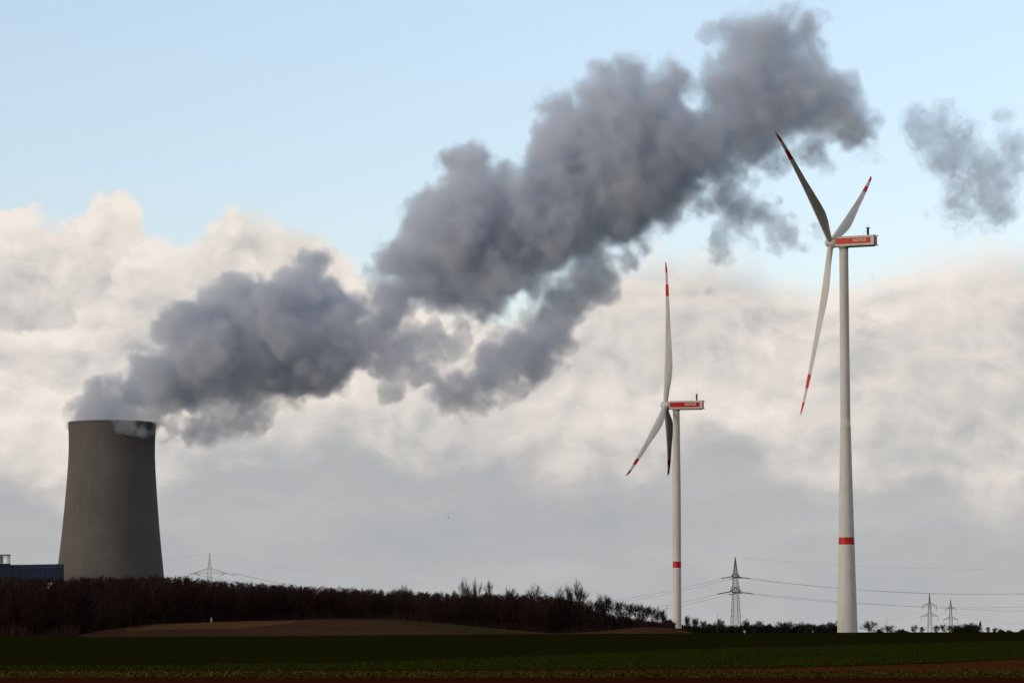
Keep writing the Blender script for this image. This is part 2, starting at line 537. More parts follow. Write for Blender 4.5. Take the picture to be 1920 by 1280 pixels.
# the wood on the hill: thousands of thin young trees, one mass
def wood():
    kinds = []
    for s in range(10):
        r = np.random.default_rng(100 + s)
        tv = []
        # trunk: three crossed slivers
        for q in range(3):
            an = q * 2.09 + r.uniform(0, 1)
            o = np.array([math.cos(an), math.sin(an), 0]) * .011
            tv.append([-o, o, [0, 0, .97]])
        nb = 60
        for q in range(nb):
            z0 = r.uniform(.05, .94); an = r.uniform(0, 6.283)
            L = (1 - z0) * r.uniform(.25, .5) + .05
            tilt = r.uniform(.45, .95)
            d = np.array([math.cos(an) * math.cos(tilt), math.sin(an) * math.cos(tilt), math.sin(tilt)])
            w = np.array([-math.sin(an), math.cos(an), 0]) * .0055
            p = np.array([0, 0, z0])
            tv.append([p - w, p + w, p + d * L])
            for e in range(4):
                t = r.uniform(.25, .9); pp = p + d * L * t
                a2 = an + r.uniform(-1.3, 1.3); t2 = r.uniform(.5, 1.3)
                d2 = np.array([math.cos(a2) * math.cos(t2), math.sin(a2) * math.cos(t2), math.sin(t2)])
                w2 = np.array([-math.sin(a2), math.cos(a2), 0]) * .0045
                tv.append([pp - w2, pp + w2, pp + d2 * L * r.uniform(.35, .6)])
        kinds.append(np.array(tv, float))
    pts = []
    # front edge rows, then the slope, then the skyline rows
    def add(n, lo, hi, pw):
        a = rng.uniform(-260, 1262, n)
        yw = interp(a, WOOD_D)
        u = rng.uniform(0, 1, n) ** pw
        d = yw + lo + u * (hi - lo)
        pts.append(np.stack([a, d], -1))
    add(900, 0, 40, 1); add(700, 30, 200, 1); add(1500, 150, 430, .8)
    pts_ = np.concatenate(pts)
    V, K = [], 0
    sky = [(-300, 1078), (0, 1078), (350, 1077), (400, 1084), (500, 1091), (640, 1098), (750, 1104), (850, 1109), (950, 1110), (1040, 1113), (1090, 1122), (1110, 1137), (1150, 1149), (1200, 1158), (1240, 1165), (1265, 1171)]
    for i, (a, d) in enumerate(pts_):
        x = az_x(a, d); z = float(ground_z(x, d)) - .2
        zt = P(a, float(interp(a, sky)), d).z
        h = (zt - z)
        cap = 15.5 if a < 1090 else 11.5
        h = min(h, cap) * (rng.uniform(.80, .98) + (.05 if rng.random() < .08 else 0))
        if h < 2: continue
        t = kinds[i % 10]
        wd = rng.uniform(.75, 1.15) * (max(h, 7) * 1.0)
        an = rng.uniform(0, 6.283); c, s = math.cos(an), math.sin(an)
        q = t.reshape(-1, 3)
        out = np.empty_like(q)
        out[:, 0] = (q[:, 0] * c - q[:, 1] * s) * wd + x
        out[:, 1] = (q[:, 0] * s + q[:, 1] * c) * wd + d
        out[:, 2] = q[:, 2] * h + z
        V.append(out)
    # undergrowth sprays at the front edge
    n = 16000
    a = rng.uniform(-260, 1262, n); d = interp(a, WOOD_D) + rng.uniform(-6, 30, n)
    x = (a - 960) / F_PX / CP * d
    z = ground_z(x, d) - .1
    h = rng.uniform(.6, 3.2, n) * (1 + .4 * np.sin(a * .05) * np.sin(a * .017))
    an = rng.uniform(0, 6.283, n); w = rng.uniform(.04, .12, n)
    b = np.stack([x, d, z], -1); s_ = np.stack([np.cos(an) * w, np.sin(an) * w, 0 * w], -1)
    tip = b + np.stack([rng.normal(0, .7, n), rng.normal(0, .7, n), h], -1)
    V.append(np.stack([b - s_, b + s_, tip], 1).reshape(-1, 3))
    n = 24000
    a = rng.uniform(-260, 1255, n); d = interp(a, WOOD_D) + rng.uniform(20, 330, n)
    x = (a - 960) / F_PX / CP * d
    z = ground_z(x, d) - .1
    h = rng.uniform(2.0, 5.5, n) * np.where(a > 1120, .6, 1)
    an = rng.uniform(0, 6.283, n); w = rng.uniform(.12, .30, n)
    b = np.stack([x, d, z], -1); s_ = np.stack([np.cos(an) * w, np.sin(an) * w, 0 * w], -1)
    tip = b + np.stack([rng.normal(0, 1.0, n), rng.normal(0, .7, n), h], -1)
    V.append(np.stack([b - s_, b + s_, tip], 1).reshape(-1, 3))
    v = np.concatenate(V)
    m = bpy.data.materials.new('wood_twigs'); m.use_nodes = True
    t = NT(m.node_tree); bs = t.n['Principled BSDF']; bs.inputs['Roughness'].default_value = .95; bs.inputs['Specular IOR Level'].default_value = .1
    geo = t.new('ShaderNodeNewGeometry').outputs['Position']
    mp = t.new('ShaderNodeMapping'); mp.inputs['Scale'].default_value = (1, .3, .18); t.l.new(geo, mp.inputs[0])
    c = t.ramp(t.noise(mp.outputs[0], .12, 5, .65), [(.35, (.019, .009, .008, 1)), (.5, (.032, .016, .013, 1)), (.68, (.056, .027, .017, 1))])
    t.l.new(c, bs.inputs['Base Color'])
    o = link('forest', np_mesh('forest', v, np.arange(len(v)).reshape(-1, 3), m))
    tag(o, 'dense dark brown leafless wood covering the hill', 'wood', kind='stuff')


wood()

# ------------------------------------------------------------------ cooling tower
D_T = 3200.0
tb = P(206, HORIZON, D_T)
tz0 = float(ground_z(tb.x, D_T)) - 1
k_t = D_T / F_PX / CP


def cooling_tower():
    root = tag(empty('cooling_tower', (tb.x, D_T, tz0)), 'huge grey concrete cooling tower with steam pouring from its top', 'cooling tower')
    m = bpy.data.materials.new('weathered_shaded_concrete'); m.use_nodes = True
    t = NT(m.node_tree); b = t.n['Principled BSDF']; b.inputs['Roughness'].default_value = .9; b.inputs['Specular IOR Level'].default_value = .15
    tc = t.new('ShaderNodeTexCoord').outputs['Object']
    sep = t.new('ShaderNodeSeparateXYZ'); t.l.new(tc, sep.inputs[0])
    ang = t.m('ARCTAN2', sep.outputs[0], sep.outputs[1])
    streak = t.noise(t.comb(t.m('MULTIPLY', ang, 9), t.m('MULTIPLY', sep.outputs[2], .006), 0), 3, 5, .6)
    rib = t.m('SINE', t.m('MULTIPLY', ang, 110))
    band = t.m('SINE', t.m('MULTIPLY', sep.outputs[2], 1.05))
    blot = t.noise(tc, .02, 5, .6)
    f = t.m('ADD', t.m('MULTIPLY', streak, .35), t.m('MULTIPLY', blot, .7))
    col = t.ramp(f, [(.35, (.108, .101, .094, 1)), (.55, (.138, .129, .120, 1)), (.75, (.168, .158, .147, 1))])  # weathering varies the tone; cloud shade is put into its overall darkness
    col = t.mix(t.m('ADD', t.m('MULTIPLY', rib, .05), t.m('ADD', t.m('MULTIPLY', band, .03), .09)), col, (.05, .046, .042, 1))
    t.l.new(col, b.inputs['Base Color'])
    prof_px = [(1300, 118), (1120, 103.8), (1078, 99.2), (1040, 95), (1000, 90.8), (960, 87.3), (920, 84.2), (890, 82), (860, 80.4), (840, 80), (820, 80.4), (805, 81), (795, 81.6)]
    zs = [P(210, py, D_T).z - tz0 for py, _ in prof_px]; rs = [w * k_t for _, w in prof_px]
    zz = np.linspace(9, zs[-1], 70)
    rr = np.interp(zz, zs, rs)
    for _ in range(4): rr[1:-1] = (rr[:-2] + 2 * rr[1:-1] + rr[2:]) / 4
    s = MB()
    prof = [(r, z, 0) for r, z in zip(rr, zz)]
    prof += [(rr[-1] + .1, zz[-1] + .1, 0), (rr[-1] + .1, zz[-1] + 1.6, 0), (rr[-1] - .9, zz[-1] + 1.6, 0)]
    prof += [(r - 1.0, z, 0) for r, z in zip(rr[::-1], zz[::-1])]
    prof.append(prof[0])
    s.lathe(prof, 160)
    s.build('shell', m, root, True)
    legs = MB()
    n = 44
    for i in range(n):
        a0, a1, a2 = 2 * math.pi * (i - .45) / n, 2 * math.pi * i / n, 2 * math.pi * (i + .45) / n
        r0, r1 = rr[0] + 3, rr[0] - .5
        for q in (a0, a2):
            legs.bar((r0 * math.cos(q), r0 * math.sin(q), 0), (r1 * math.cos(a1), r1 * math.sin(a1), 9.2), .55, .55, 6)
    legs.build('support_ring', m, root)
    return zz[-1] + 1.6 + tz0


T_RIM = cooling_tower()


# ------------------------------------------------------------------ conveyor gallery and frame left of the tower
def conveyor():
    d = 3080.0
    k = d / F_PX
    p0, p1 = P(-140, 1071, d), P(118, 1067.3, d)
    root = tag(empty('conveyor_gallery', (p0.x, d, p0.z)), 'long dark blue ribbed gallery running behind the wood to the cooling tower', 'conveyor')
    L = p1.x - p0.x; sl = (p1.z - p0.z) / L
    b = MB(); n = 60; hh, w = 10.8 * k, 12.0
    prof = []
    for i in range(13):
        t = math.pi * i / 12
        prof.append((-math.cos(t) * w / 2, hh * .35 + math.sin(t) * hh * .62))
    prof = [(-w / 2, -hh * 2.2)] + prof + [(w / 2, -hh * 2.2)]
    ns = 88
    for i in range(ns + 1):
        x = L * i / ns; g = 1.0 + (.02 if i % 4 == 0 else 0)
        for (yy, zz) in prof: b.v.append((x, yy * g, zz * (g if zz > 0 else 1) + sl * x))
    m_ = len(prof)
    for i in range(ns):
        for j in range(m_ - 1):
            b.f.append((i * m_ + j, i * m_ + j + 1, (i + 1) * m_ + j + 1, (i + 1) * m_ + j)); b.m.append(0)
    b.f.append(tuple(range(m_))); b.m.append(0); b.f.append(tuple(ns * m_ + j for j in range(m_))[::-1]); b.m.append(0)
    b.build('gallery_shell', M_blue, root)
    s = MB()
    s.box((L / 2, -w / 2 - .3, -hh * 1.0 + sl * L / 2), (L, .4, .8)); s.build('rail_beam', M_dark, root)
    for i in range(9):
        x = L * (i + .5) / 9; z = -hh * 2.2 + sl * x
        g = float(ground_z(p0.x + x, d)) - p0.z
        for sy in (-1, 1):
            q = MB(); q.bar((x, sy * w * .45, g), (x, sy * w * .4, z), .7, .5, 6); q.build('leg', M_dark, root)
    # open steel frame beside it
    x0, x1 = P(2.5, 1060, d).x, P(20.5, 1060, d).x
    zt, zb = P(0, 1040.5, d).z, P(0, 1079, d).z
    zg = float(ground_z(x0, d))
    fr = tag(empty('steel_frame_tower', ((x0 + x1) / 2, d - 9, zg)), 'small open steel frame tower standing over the blue gallery', 'frame tower')
    W = (x1 - x0) / 2
    pst = MB()
    for sx in (-1, -.45, .62, 1):
        for sy in (-1, 1): pst.bar((sx * W, sy * 3, 0), (sx * W, sy * 3, zt - zg), .32 if abs(sx) == 1 else .22)
    for z in (zb - zg, P(0, 1057.5, d).z - zg, P(0, 1044, d).z - zg):
        for sy in (-1, 1): pst.bar((-W, sy * 3, z), (W, sy * 3, z), .22)
    pst.build('frame', M_dark, fr)
    tp = MB(); tp.box((0, 0, zt - zg), (2 * W + .8, 7, 1.1)); tp.build('roof_platform', M_dark, fr)
    bx = MB(); bx.box((-W * .72, 0, P(0, 1049, d).z - zg), (W * .45, 4, 7)); bx.build('machine_box', M_grey, fr)
    bx = MB(); bx.box((-W * .1, 0, P(0, 1058, d).z - zg), (W * 2.5, 5, 1.8)); bx.build('deck', M_dark, fr)


conveyor()


# ------------------------------------------------------------------ wind turbines
BR = 74.5


def blade_mesh(pitch):
    """span +Z, chord X (leading edge -X), thickness Y; material 0 white, 1 red"""
    rs = sorted(set(list(np.linspace(1.2, 22, 18)) + list(np.linspace(22, 74.5, 46)) + [56.7, 62.8, 68.7] + [74.0, 74.4]))
    n = 28
    verts, faces, mi = [], [], []
    for r in rs:
        ch = np.interp(r, [1.2, 3.5, 8, 14, 20, 26, 34, 42, 50, 58, 66, 71, 73.5, 74.5], [2.5, 2.5, 3.05, 3.95, 4.3, 3.95, 3.3, 2.65, 2.25, 1.85, 1.45, 1.1, .65, .12])
        th = np.interp(r, [1.2, 3.5, 8, 14, 20, 30, 45, 60, 74.5], [1.0, .98, .70, .42, .32, .26, .22, .19, .16])
        tw = R(np.interp(r, [1.2, 8, 15, 30, 50, 74.5], [12, 12, 9, 4, 1, -1])) + pitch - R(90)
        bl = np.interp(r, [1.2, 3.5, 14], [1, 1, 0])
        lead = np.interp(r, [1.2, 3.5, 14, 74.5], [1.25, 1.25, 1.25, .55])  # leading edge stays nearly straight
        for i in range(n):
            a = 2 * math.pi * i / n
            cx = math.cos(a); sx = math.sin(a)
            # airfoil: x from 0 (lead) to 1
            u = (1 - cx) / 2
            tt = 5 * th * (.2969 * math.sqrt(u) - .126 * u - .3516 * u * u + .2843 * u ** 3 - .1036 * u ** 4)
            ya = (tt if sx >= 0 else -tt) * ch + .02 * ch * math.sin(math.pi * u)
            yc = sx * ch / 2 * th
            x = -lead + u * ch
            y = bl * yc + (1 - bl) * ya
            X_ = x * math.cos(tw) - y * math.sin(tw); Y_ = x * math.sin(tw) + y * math.cos(tw)
            verts.append((X_ - (r * math.tan(R(2.6)) + 2.6 * (r / BR) ** 2.2), Y_, r))
    for q in range(len(rs) - 1):
        mid = (rs[q] + rs[q + 1]) / 2
        red = 1 if (mid > 68.7 or 56.7 < mid < 62.8) else 0
        for i in range(n):
            j = (i + 1) % n
            faces.append((q * n + i, q * n + j, (q + 1) * n + j, (q + 1) * n + i)); mi.append(red)
    faces.append(tuple(range(n))[::-1]); mi.append(0)
    faces.append(tuple((len(rs) - 1) * n + i for i in range(n))); mi.append(1)
    me = bpy.data.meshes.new('blade'); me.from_pydata(verts, [], faces)
    me.materials.append(M_white); me.materials.append(M_red)
    me.polygons.foreach_set('material_index', mi); me.polygons.foreach_set('use_smooth', [True] * len(faces)); me.update()
    bm = bmesh.new(); bm.from_mesh(me); bmesh.ops.recalc_face_normals(bm, faces=bm.faces); bm.to_mesh(me); bm.free()
    return me


def bevelled_box(name, dims, centre, bev, mats, parent, seg=3):
    bm = bmesh.new()
    bmesh.ops.create_cube(bm, size=1, matrix=Matrix.Translation(centre) @ Matrix.Diagonal((*dims, 1)))
    bmesh.ops.bevel(bm, geom=bm.edges[:], offset=bev, segments=seg, profile=.6, affect='EDGES')
    me = bpy.data.meshes.new(name); bm.to_mesh(me); bm.free()
    for m in mats: me.materials.append(m)
    return link(name, me, parent)




def text_faces(body, size):
    cu = bpy.data.curves.new('lettering', 'FONT'); cu.body = body; cu.size = size; cu.align_x = 'CENTER'; cu.align_y = 'CENTER'; cu.extrude = .02; cu.offset = size * .02
    to = bpy.data.objects.new('lettering', cu); C.objects.link(to)
    dg = bpy.context.evaluated_depsgraph_get()
    me = bpy.data.meshes.new_from_object(to.evaluated_get(dg))
    bpy.data.objects.remove(to); bpy.data.curves.remove(cu)
    return me


TXT = text_faces('NOTUS', 1.75)


def turbine(d, px_base, py_base, py_hub, prof, yaw, tilt, rot, label, red_rows, seam_rows=(), letter_col=None, pitch=R(111)):
    """prof: (photo row, width px); yaw: rotor axis points left and this far away from the viewer; rot: blade angles"""
    k = d / F_PX
    base = P(px_base, py_base, d); base.z = min(base.z, float(ground_z(base.x, d))) - .5
    hub = P(px_base, py_hub, d)
    hz = hub.z - base.z
    root = tag(empty('wind_turbine', base), label, 'wind turbine', 'wind turbines on the field')
    nac_h = 4.4
    # tower
    s = MB()
    rows = sorted(set([p for p, _ in prof] + list(red_rows) + list(seam_rows) + list(np.linspace(prof[0][0], prof[-1][0], 40))), reverse=True)
    pp = []
    px_, wx_ = [p for p, _ in prof], [w for _, w in prof]
    ring = [(prof[-1][1] * k / 2 * 1.03, 0, 2)]
    for r in rows:
        z = P(px_base, r, d).z - base.z
        w = float(np.interp(r, px_, wx_)) * k / 2
        mi = 1 if red_rows[0] <= r - .01 and r <= red_rows[1] + .01 else (2 if (seam_rows and r > seam_rows[0]) else 0)
        mi = 1 if (red_rows[0] + .01 < r <= red_rows[1] + .01) else mi
        ring.append((w, z, mi))
        if seam_rows and abs(r - seam_rows[0]) < .01 and len(seam_rows) > 1:
            ring.append((w * .965, z + .05, 0))
    ztop = hz - nac_h / 2
    ring.append((ring[-1][0], ztop, 0))
    s.lathe(ring, 48, cap_top=True)
    s.build('tower', [M_white, M_red, M_concrete_tower], root, True)
    fl = MB(); rt = ring[-1][0]
    fl.lathe([(rt, ztop - .9, 0), (rt + .12, ztop - .85, 0), (rt + .12, ztop + .2, 0)], 48)
    fl.build('yaw_collar', M_grey, root, True)
    # head: local x = downwind, rotated about z
    ax = Vector((-math.cos(yaw), math.sin(yaw), 0))
    ang = math.atan2(-ax.y, -ax.x)
    nac = bevelled_box('nacelle', (17.4, 4.4, nac_h), (5.4, 0, 0), .45, [M_white], root)
    nac.location = (0, 0, hz); nac.rotation_euler = (0, 0, ang)
    for sy in (-1, 1):
        pm = MB()
        pm.box((4.8, sy * 2.23, .05), (15.6, .08, 2.5), 0)
        f0 = len(pm.v)
        M = Matrix.Translation((7.7, sy * (2.23 + .045), .2)) @ Matrix.Rotation(0 if sy < 0 else math.pi, 4, 'Z') @ Matrix.Rotation(math.pi / 2, 4, 'X')
        for v in TXT.vertices: pm.v.append(tuple(M @ v.co))
        for p in TXT.polygons: pm.f.append(tuple(f0 + i for i in p.vertices)); pm.m.append(1)
        # small row of letters under the name
        pm.build('side_panel', [letter_col or M_orange_red, M_letter], nac)
    tl = MB(); tl.box((14.2, 0, -.1), (.12, 3.4, 3.1)); tl.build('rear_hatch', M_red, nac)
    un = MB(); un.box((6.0, 0, -nac_h / 2 - .1), (14.6, 3.5, .22)); un.build('underside_cover', M_dark, nac)
    for sy in (-1, 1):
        for z in (-1.9, 2.0):
            q = MB(); q.box((14.35, sy * 1.78, z), (.8, .4, .32)); q.build('corner_bracket', M_dark, nac)
    # radiator mast with aerials on the roof
    rb = MB()
    for sy in (-.5, 0, .5): rb.bar((10.8, sy, nac_h / 2 - .05), (10.8, sy, nac_h / 2 + 3.1), .36, .36, 8)
    rb.box((10.8, 0, nac_h / 2 + 3.2), (1.3, 1.9, .25))
    ro = rb.build('radiator', M_dark, nac)
    an = MB()
    an.bar((10.5, 0, nac_h / 2 + 3.3), (10.5, 0, nac_h / 2 + 5.0), .05); an.bar((11.1, 0, nac_h / 2 + 3.3), (11.1, 0, nac_h / 2 + 4.7), .05)
    an.build('aerial', M_grey, ro)
    st = MB(); st.bar((8.3, 0, nac_h / 2 - .05), (9.6, 0, nac_h / 2 + 1.9), .06); st.bar((9.6, 0, nac_h / 2 + 1.9), (10.6, 0, nac_h / 2 + 1.9), .06)
    st.build('strut', M_grey, nac)
    # hub and blades
    up = Vector((0, 0, 1))
    at = (ax * math.cos(tilt) + up * math.sin(tilt)).normalized()
    ut = (up - at * up.dot(at)).normalized()
    lat = ut.cross(at) * -1
    if lat.x < 0: lat = -lat
    hc = Vector((0, 0, hz)) + ax * 5.6
    hb = MB()
    prof_h = [(2.05, -2.3, 0), (2.25, -1.6, 0), (2.35, -.4, 0), (2.3, .6, 0), (2.05, 1.5, 0), (1.6, 2.1, 0), (.9, 2.55, 0), (.05, 2.7, 0)]
    hb.lathe(prof_h, 40, cap_bot=True)
    # lathe axis z -> rotor axis
    hub_o = hb.build('hub', M_white, root, True)
    q = Matrix((lat, at.cross(lat), at)).transposed().to_4x4()
    if q.determinant() < 0: q = Matrix((lat, -at.cross(lat), at)).transposed().to_4x4()
    hub_o.matrix_local = Matrix.Translation(hc) @ q
    bmesh_ = blade_mesh(pitch)
    for th in rot:
        sp = (ut * math.cos(th) + lat * math.sin(th)).normalized()
        X_ = -(at - sp * at.dot(sp)).normalized()
        Y_ = sp.cross(X_)
        bo = link('blade', bmesh_, root)
        bo.matrix_local = Matrix.Translation(hc) @ Matrix((X_, Y_, sp)).transposed().to_4x4()
    return root


turbine(1322.0, 1589, 1190, 453.5, [(462, 16.8), (600, 17.6), (797, 19.0), (1000, 28.6), (1190, 38.4)][0:2] + [(796.9, 18.9), (797, 19.6), (1000, 28.8), (1192, 38.4)],
        R(24.1), R(6.2), [R(180.5), R(300.5), R(60.5)], 'nearer taller white wind turbine with orange red nacelle panel and flared base', (1007, 1020.5), (797,))
turbine(1622.0, 1270, 1192, 759.5, [(768, 12.6), (850, 14.2), (920, 15.4), (1194, 15.8)],
        R(11.9), R(5.5), [R(-2.8), R(237.2), R(117.2)], 'farther shorter white wind turbine with one blade pointing straight up', (1052, 1064), (1172,), M_red, R(77))


# ------------------------------------------------------------------ pylons
def lattice(mb, sects, rm, rb):
    """sects: (z, half width); square tapering tower with X bracing"""
    for (z0, w0), (z1, w1) in zip(sects[:-1], sects[1:]):
        cs0 = [(-w0, -w0), (w0, -w0), (w0, w0), (-w0, w0)]; cs1 = [(-w1, -w1), (w1, -w1), (w1, w1), (-w1, w1)]
        for i in range(4):
            j = (i + 1) % 4
            mb.bar((*cs0[i], z0), (*cs1[i], z1), rm, n=4, cap=False)
            mb.bar((*cs0[i], z0), (*cs1[j], z1), rb, n=3, cap=False)
            mb.bar((*cs0[j], z0), (*cs1[i], z1), rb, n=3, cap=False)
            mb.bar((*cs1[i], z1), (*cs1[j], z1), rb, n=3, cap=False)


def fill_sections(pts, step):
    out = []
    for (z0, w0), (z1, w1) in zip(pts[:-1], pts[1:]):
        n = max(1, int(round((z1 - z0) / max(step * (w0 + w1), 1.2))))
        for i in range(n): out.append((z0 + (z1 - z0) * i / n, w0 + (w1 - w0) * i / n))
    out.append(pts[-1])
    return out


def pylon(a, d, ytop, arms, yaw, label, body, rm, rb, rarm, strings, ybase=1190):
    """arms: (photo row, half length m, rise m); body: (photo row, half width px)"""
    k = d / F_PX
    x = az_x(a, d); zg = float(ground_z(x, d)) - .3
    H = lambda py: P(a, py, d).z - zg
    root = tag(empty('lattice_pylon', (x, d, zg), (0, 0, yaw)), label, 'pylon', 'power line pylons')
    pts = [(0, body[0][1] * k * 1.05)] + [(H(py), w * k) for py, w in body] + [(H(ytop), .12)]
    pts = [p for i, p in enumerate(pts) if i == 0 or p[0] > pts[i - 1][0] + .3]
    mb = MB(); lattice(mb, fill_sections(pts, .95), rm, rb); mb.build('lattice_body', M_pylon, root)
    tips = []
    for (py, hl, rise) in arms:
        z = H(py)
        wb = float(np.interp(z, [p[0] for p in pts], [p[1] for p in pts]))
        for sx in (-1, 1):
            m = MB()
            tip = Vector((sx * hl, 0, z))
            for sy in (-1, 1):
                m.bar((sx * wb, sy * wb, z), tip, rarm, n=4)
                m.bar((sx * wb, sy * wb, z + rise), tip, rarm, n=4)
                for q in range(1, 5):
                    t0 = q / 5
                    p0 = Vector((sx * wb, sy * wb, z)).lerp(tip, t0); p1 = Vector((sx * wb, sy * wb, z + rise)).lerp(tip, t0 - .1)
                    m.bar(p0, p1, rb, n=3)
            m.build('crossarm', M_pylon, root)
            tips.append((sx, tip))
    ROT = Matrix.Rotation(yaw, 4, 'Z')
    world_tips = [Vector((x, d, zg)) + (ROT @ t) for _, t in tips]
    for (ti, vec, r) in strings:
        m = MB()
        p0 = tips[ti][1]; off = ROT.inverted() @ Vector(vec)
        m.bar(p0, p0 + off, r, r, 6)
        m.build('insulator', M_dark, root)
    return root, world_tips, Vector((x, d, zg + H(ytop)))


def wire(p0, p1, sag, label, group, r=.10, n=40):
    p0, p1 = Vector(p0), Vector(p1)
    ts = [i / n for i in range(n + 1)]
    pts = [p0.lerp(p1, t) - Vector((0, 0, sag * 4 * t * (1 - t))) for t in ts]
    m = MB()
    for a, b in zip(pts[:-1], pts[1:]): m.bar(a, b, r, n=4, cap=False)
    o = m.build('power_line', M_wire)
    o.location = p0
    me = o.data
    v = np.empty(len(me.vertices) * 3, np.float32); me.vertices.foreach_get('co', v); v = v.reshape(-1, 3) - np.array(p0, np.float32); me.vertices.foreach_set('co', v.ravel()); me.update()
    tag(o, label, 'power line', group)


d1 = 2500.0
k1 = d1 / F_PX
strs = []
_, tips1, peak1 = pylon(1379.5, d1, 1044, [(1081, 9.5, 3.3), (1109, 13.0, 4.6)], R(66), 'dark lattice pylon between the two turbines with wires both ways',
                        [(1166, 7.2), (1109, 4.6), (1081, 3.9), (1072, 3.0)],   .18, .095, .2,
                        [(0, (-8.0, 1, -1.3), .34), (1, (-8.0, 1, -1.6), .28), (2, (-9.5, 1, -1.8), .40), (3, (-9.5, 1, -2.2), .28),
                         (0, (8.5, 0, -1.1), .28), (1, (8.5, 0, -1.1), .28), (2, (10.0, 0, -1.5), .30), (3, (10.0, 0, -1.5), .30)])
dR = 2650.0
for i, (t, lvl, yr, sagR) in enumerate([(0, 'upper', 1085, 12.5), (1, 'upper', 1087, 12.5), (2, 'lower', 1112, 11.5), (3, 'lower', 1146, 6.0)]):
    tp = tips1[t]
    near = 'far' if tp.y > d1 else 'near'
    e = P(2260, yr, dR)
    wire(tp + Vector((8.5, 0, -1.1)), e, sagR, f'thin wire running right from the {lvl} crossarm, {near} side, of the dark lattice pylon', 'wires of the main power line')
    e2 = P(392 + (-38 if t % 2 == 0 else 44), 1073.5 if t < 2 else 1088, 1800)
    wire(tp + Vector((-8.0, 1, -1.3)), e2, 22.0, f'thin wire running left from the {lvl} crossarm, {near} side, of the dark lattice pylon', 'wires of the main power line')
wire(peak1, P(2260, 1047, dR), 9.0, 'faint earth wire running right from the peak of the dark lattice pylon', 'wires of the main power line', .045)
wire(peak1, P(392, 1038, 1800), 20.0, 'faint earth wire running left from the peak of the dark lattice pylon', 'wires of the main power line', .02)

_, tipsL, peakL = pylon(392, 1800, 1038, [(1073.5, 9.0, 2.6)], R(4), 'lattice pylon half hidden by the wood beside the cooling tower',
                        [(1120, 4.6), (1073.5, 3.4), (1066, 3.2)], .085, .04, .12,
                        [(0, (-2.0, -4, -1.6), .14), (0, (3.6, 2, -1.2), .12), (1, (-2.4, -4, -1.6), .12), (1, (6.0, 2, -1.4), .12)])
for i, tp in enumerate(tipsL):
    wire(tp + Vector((-2.0, -4, -1.6)), P(-300, 1090, 1500), 9, f'thin wire going left from the {["left", "right"][i]} arm of the pylon by the cooling tower', 'wires of the half hidden pylon', .05)
wire(tipsL[1] + Vector((6, 2, -1.4)), P(620, 1116, 1950), 5, 'thin wire dropping right from the half hidden pylon to the wood', 'wires of the half hidden pylon', .05)
wire(peakL, P(-300, 1062, 1500), 4, 'faint earth wire going left from the peak of the half hidden pylon', 'wires of the half hidden pylon', .035)

for (a, d, yt, aa, w, lab, q) in [
    (1743.5, 4200.0, 1111, [(1134.5, 9.6, 3.2), (1154.5, 11.6, 3.6)], 1.9, 'pale distant pylon with two hung crossarms, the left and bigger of the pair', 0),
    (1783, 4600.0, 1122, [(1141, 8.2, 3.4), (1160.5, 10.5, 3.6)], 1.7, 'pale distant pylon with two hung crossarms, the right and smaller of the pair', 1)]:
    kk = d / F_PX
    st = []
    for ti in range(4): st.append((ti, (0, 0, -6.5), .22))
    _, tp, pk = pylon(a, d, yt, aa, R(8), lab, [(1178, w * 2.0), (aa[1][0], w * 1.5), (aa[0][0], w), (aa[0][0] - 5, w * .8)], .16, .09, .22, st)
    for i, t in enumerate(tp):
        side = 'left' if i % 2 == 0 else 'right'; lvl = 'upper' if i < 2 else 'lower'
        who = ['bigger', 'smaller'][q]
        e = P(1560 + 25 * i, 1168 + 3 * i, 5600) if q == 0 else P(2100, 1166 + 5 * (i // 2), 3600)
        wire(t + Vector((0, 0, -6.5)), e, 10, f'faint wire from the {lvl} {side} arm of the {who} distant pylon', 'wires of the distant pylons', .07 if q else .06)

# thin poles and posts
def pole(a, ytop, d, label, r=.12, ybase=None, guy=False):
    x = az_x(a, d); zg = float(ground_z(x, d)); zt = P(a, ytop, d).z
    root = tag(empty('thin_mast', (x, d, zg)), label, 'mast')
    m = MB(); m.bar((0, 0, 0), (0, 0, zt - zg), r, r * .6, 6); m.build('mast_tube', M_pylon, root)
    t = MB(); t.bar((0, 0, zt - zg), (0, 0, zt - zg + .8), r * .4, r * .3, 5); t.build('tip', M_dark, root)
    if guy:
        for sx in (-1, 1):
            g = MB(); z = (zt - zg)
            g.bar((0, 0, z * .55), (sx * 9, 0, z * .22), .06); g.bar((0, 0, z * .45), (sx * 3, 0, z * .45), .12)
            g.build('stay', M_pylon, root)


pole(1345.5, 1153, 1700, 'thin dark pole rising from the hedge just left of the dark lattice pylon', .13)
pole(1663, 1157, 1700, 'thin dark pole on the horizon just right of the nearer turbine', .12)
pole(1250.5, 1133, 3000, 'thin pale mast with stays left of the farther turbine tower', .22, guy=True)


def marker(a, ytop, d, label, cap, w, mat=M_post):
    x = az_x(a, d); zg = float(ground_z(x, d)) - .1; h = P(a, ytop, d).z - zg
    root = tag(empty('marker_post', (x, d, zg)), label, 'post')
    m = MB(); m.bar((0, 0, 0), (0, 0, h - .1), .09 if cap else w / 2, n=8); m.build('post', mat, root)
    c = MB()
    if cap:
        z = h
        c.bar((-w / 2, 0, z - .12), (0, 0, z + .12), .12, n=6); c.bar((0, 0, z + .12), (w / 2, 0, z - .12), .12, n=6)
    else:
        c.lathe([(w / 2 + .08, h - .15, 0), (w / 2 + .08, h + .05, 0), (.03, h + .3, 0)], 16)
    c.build('cap', mat if cap else M_grey, root)


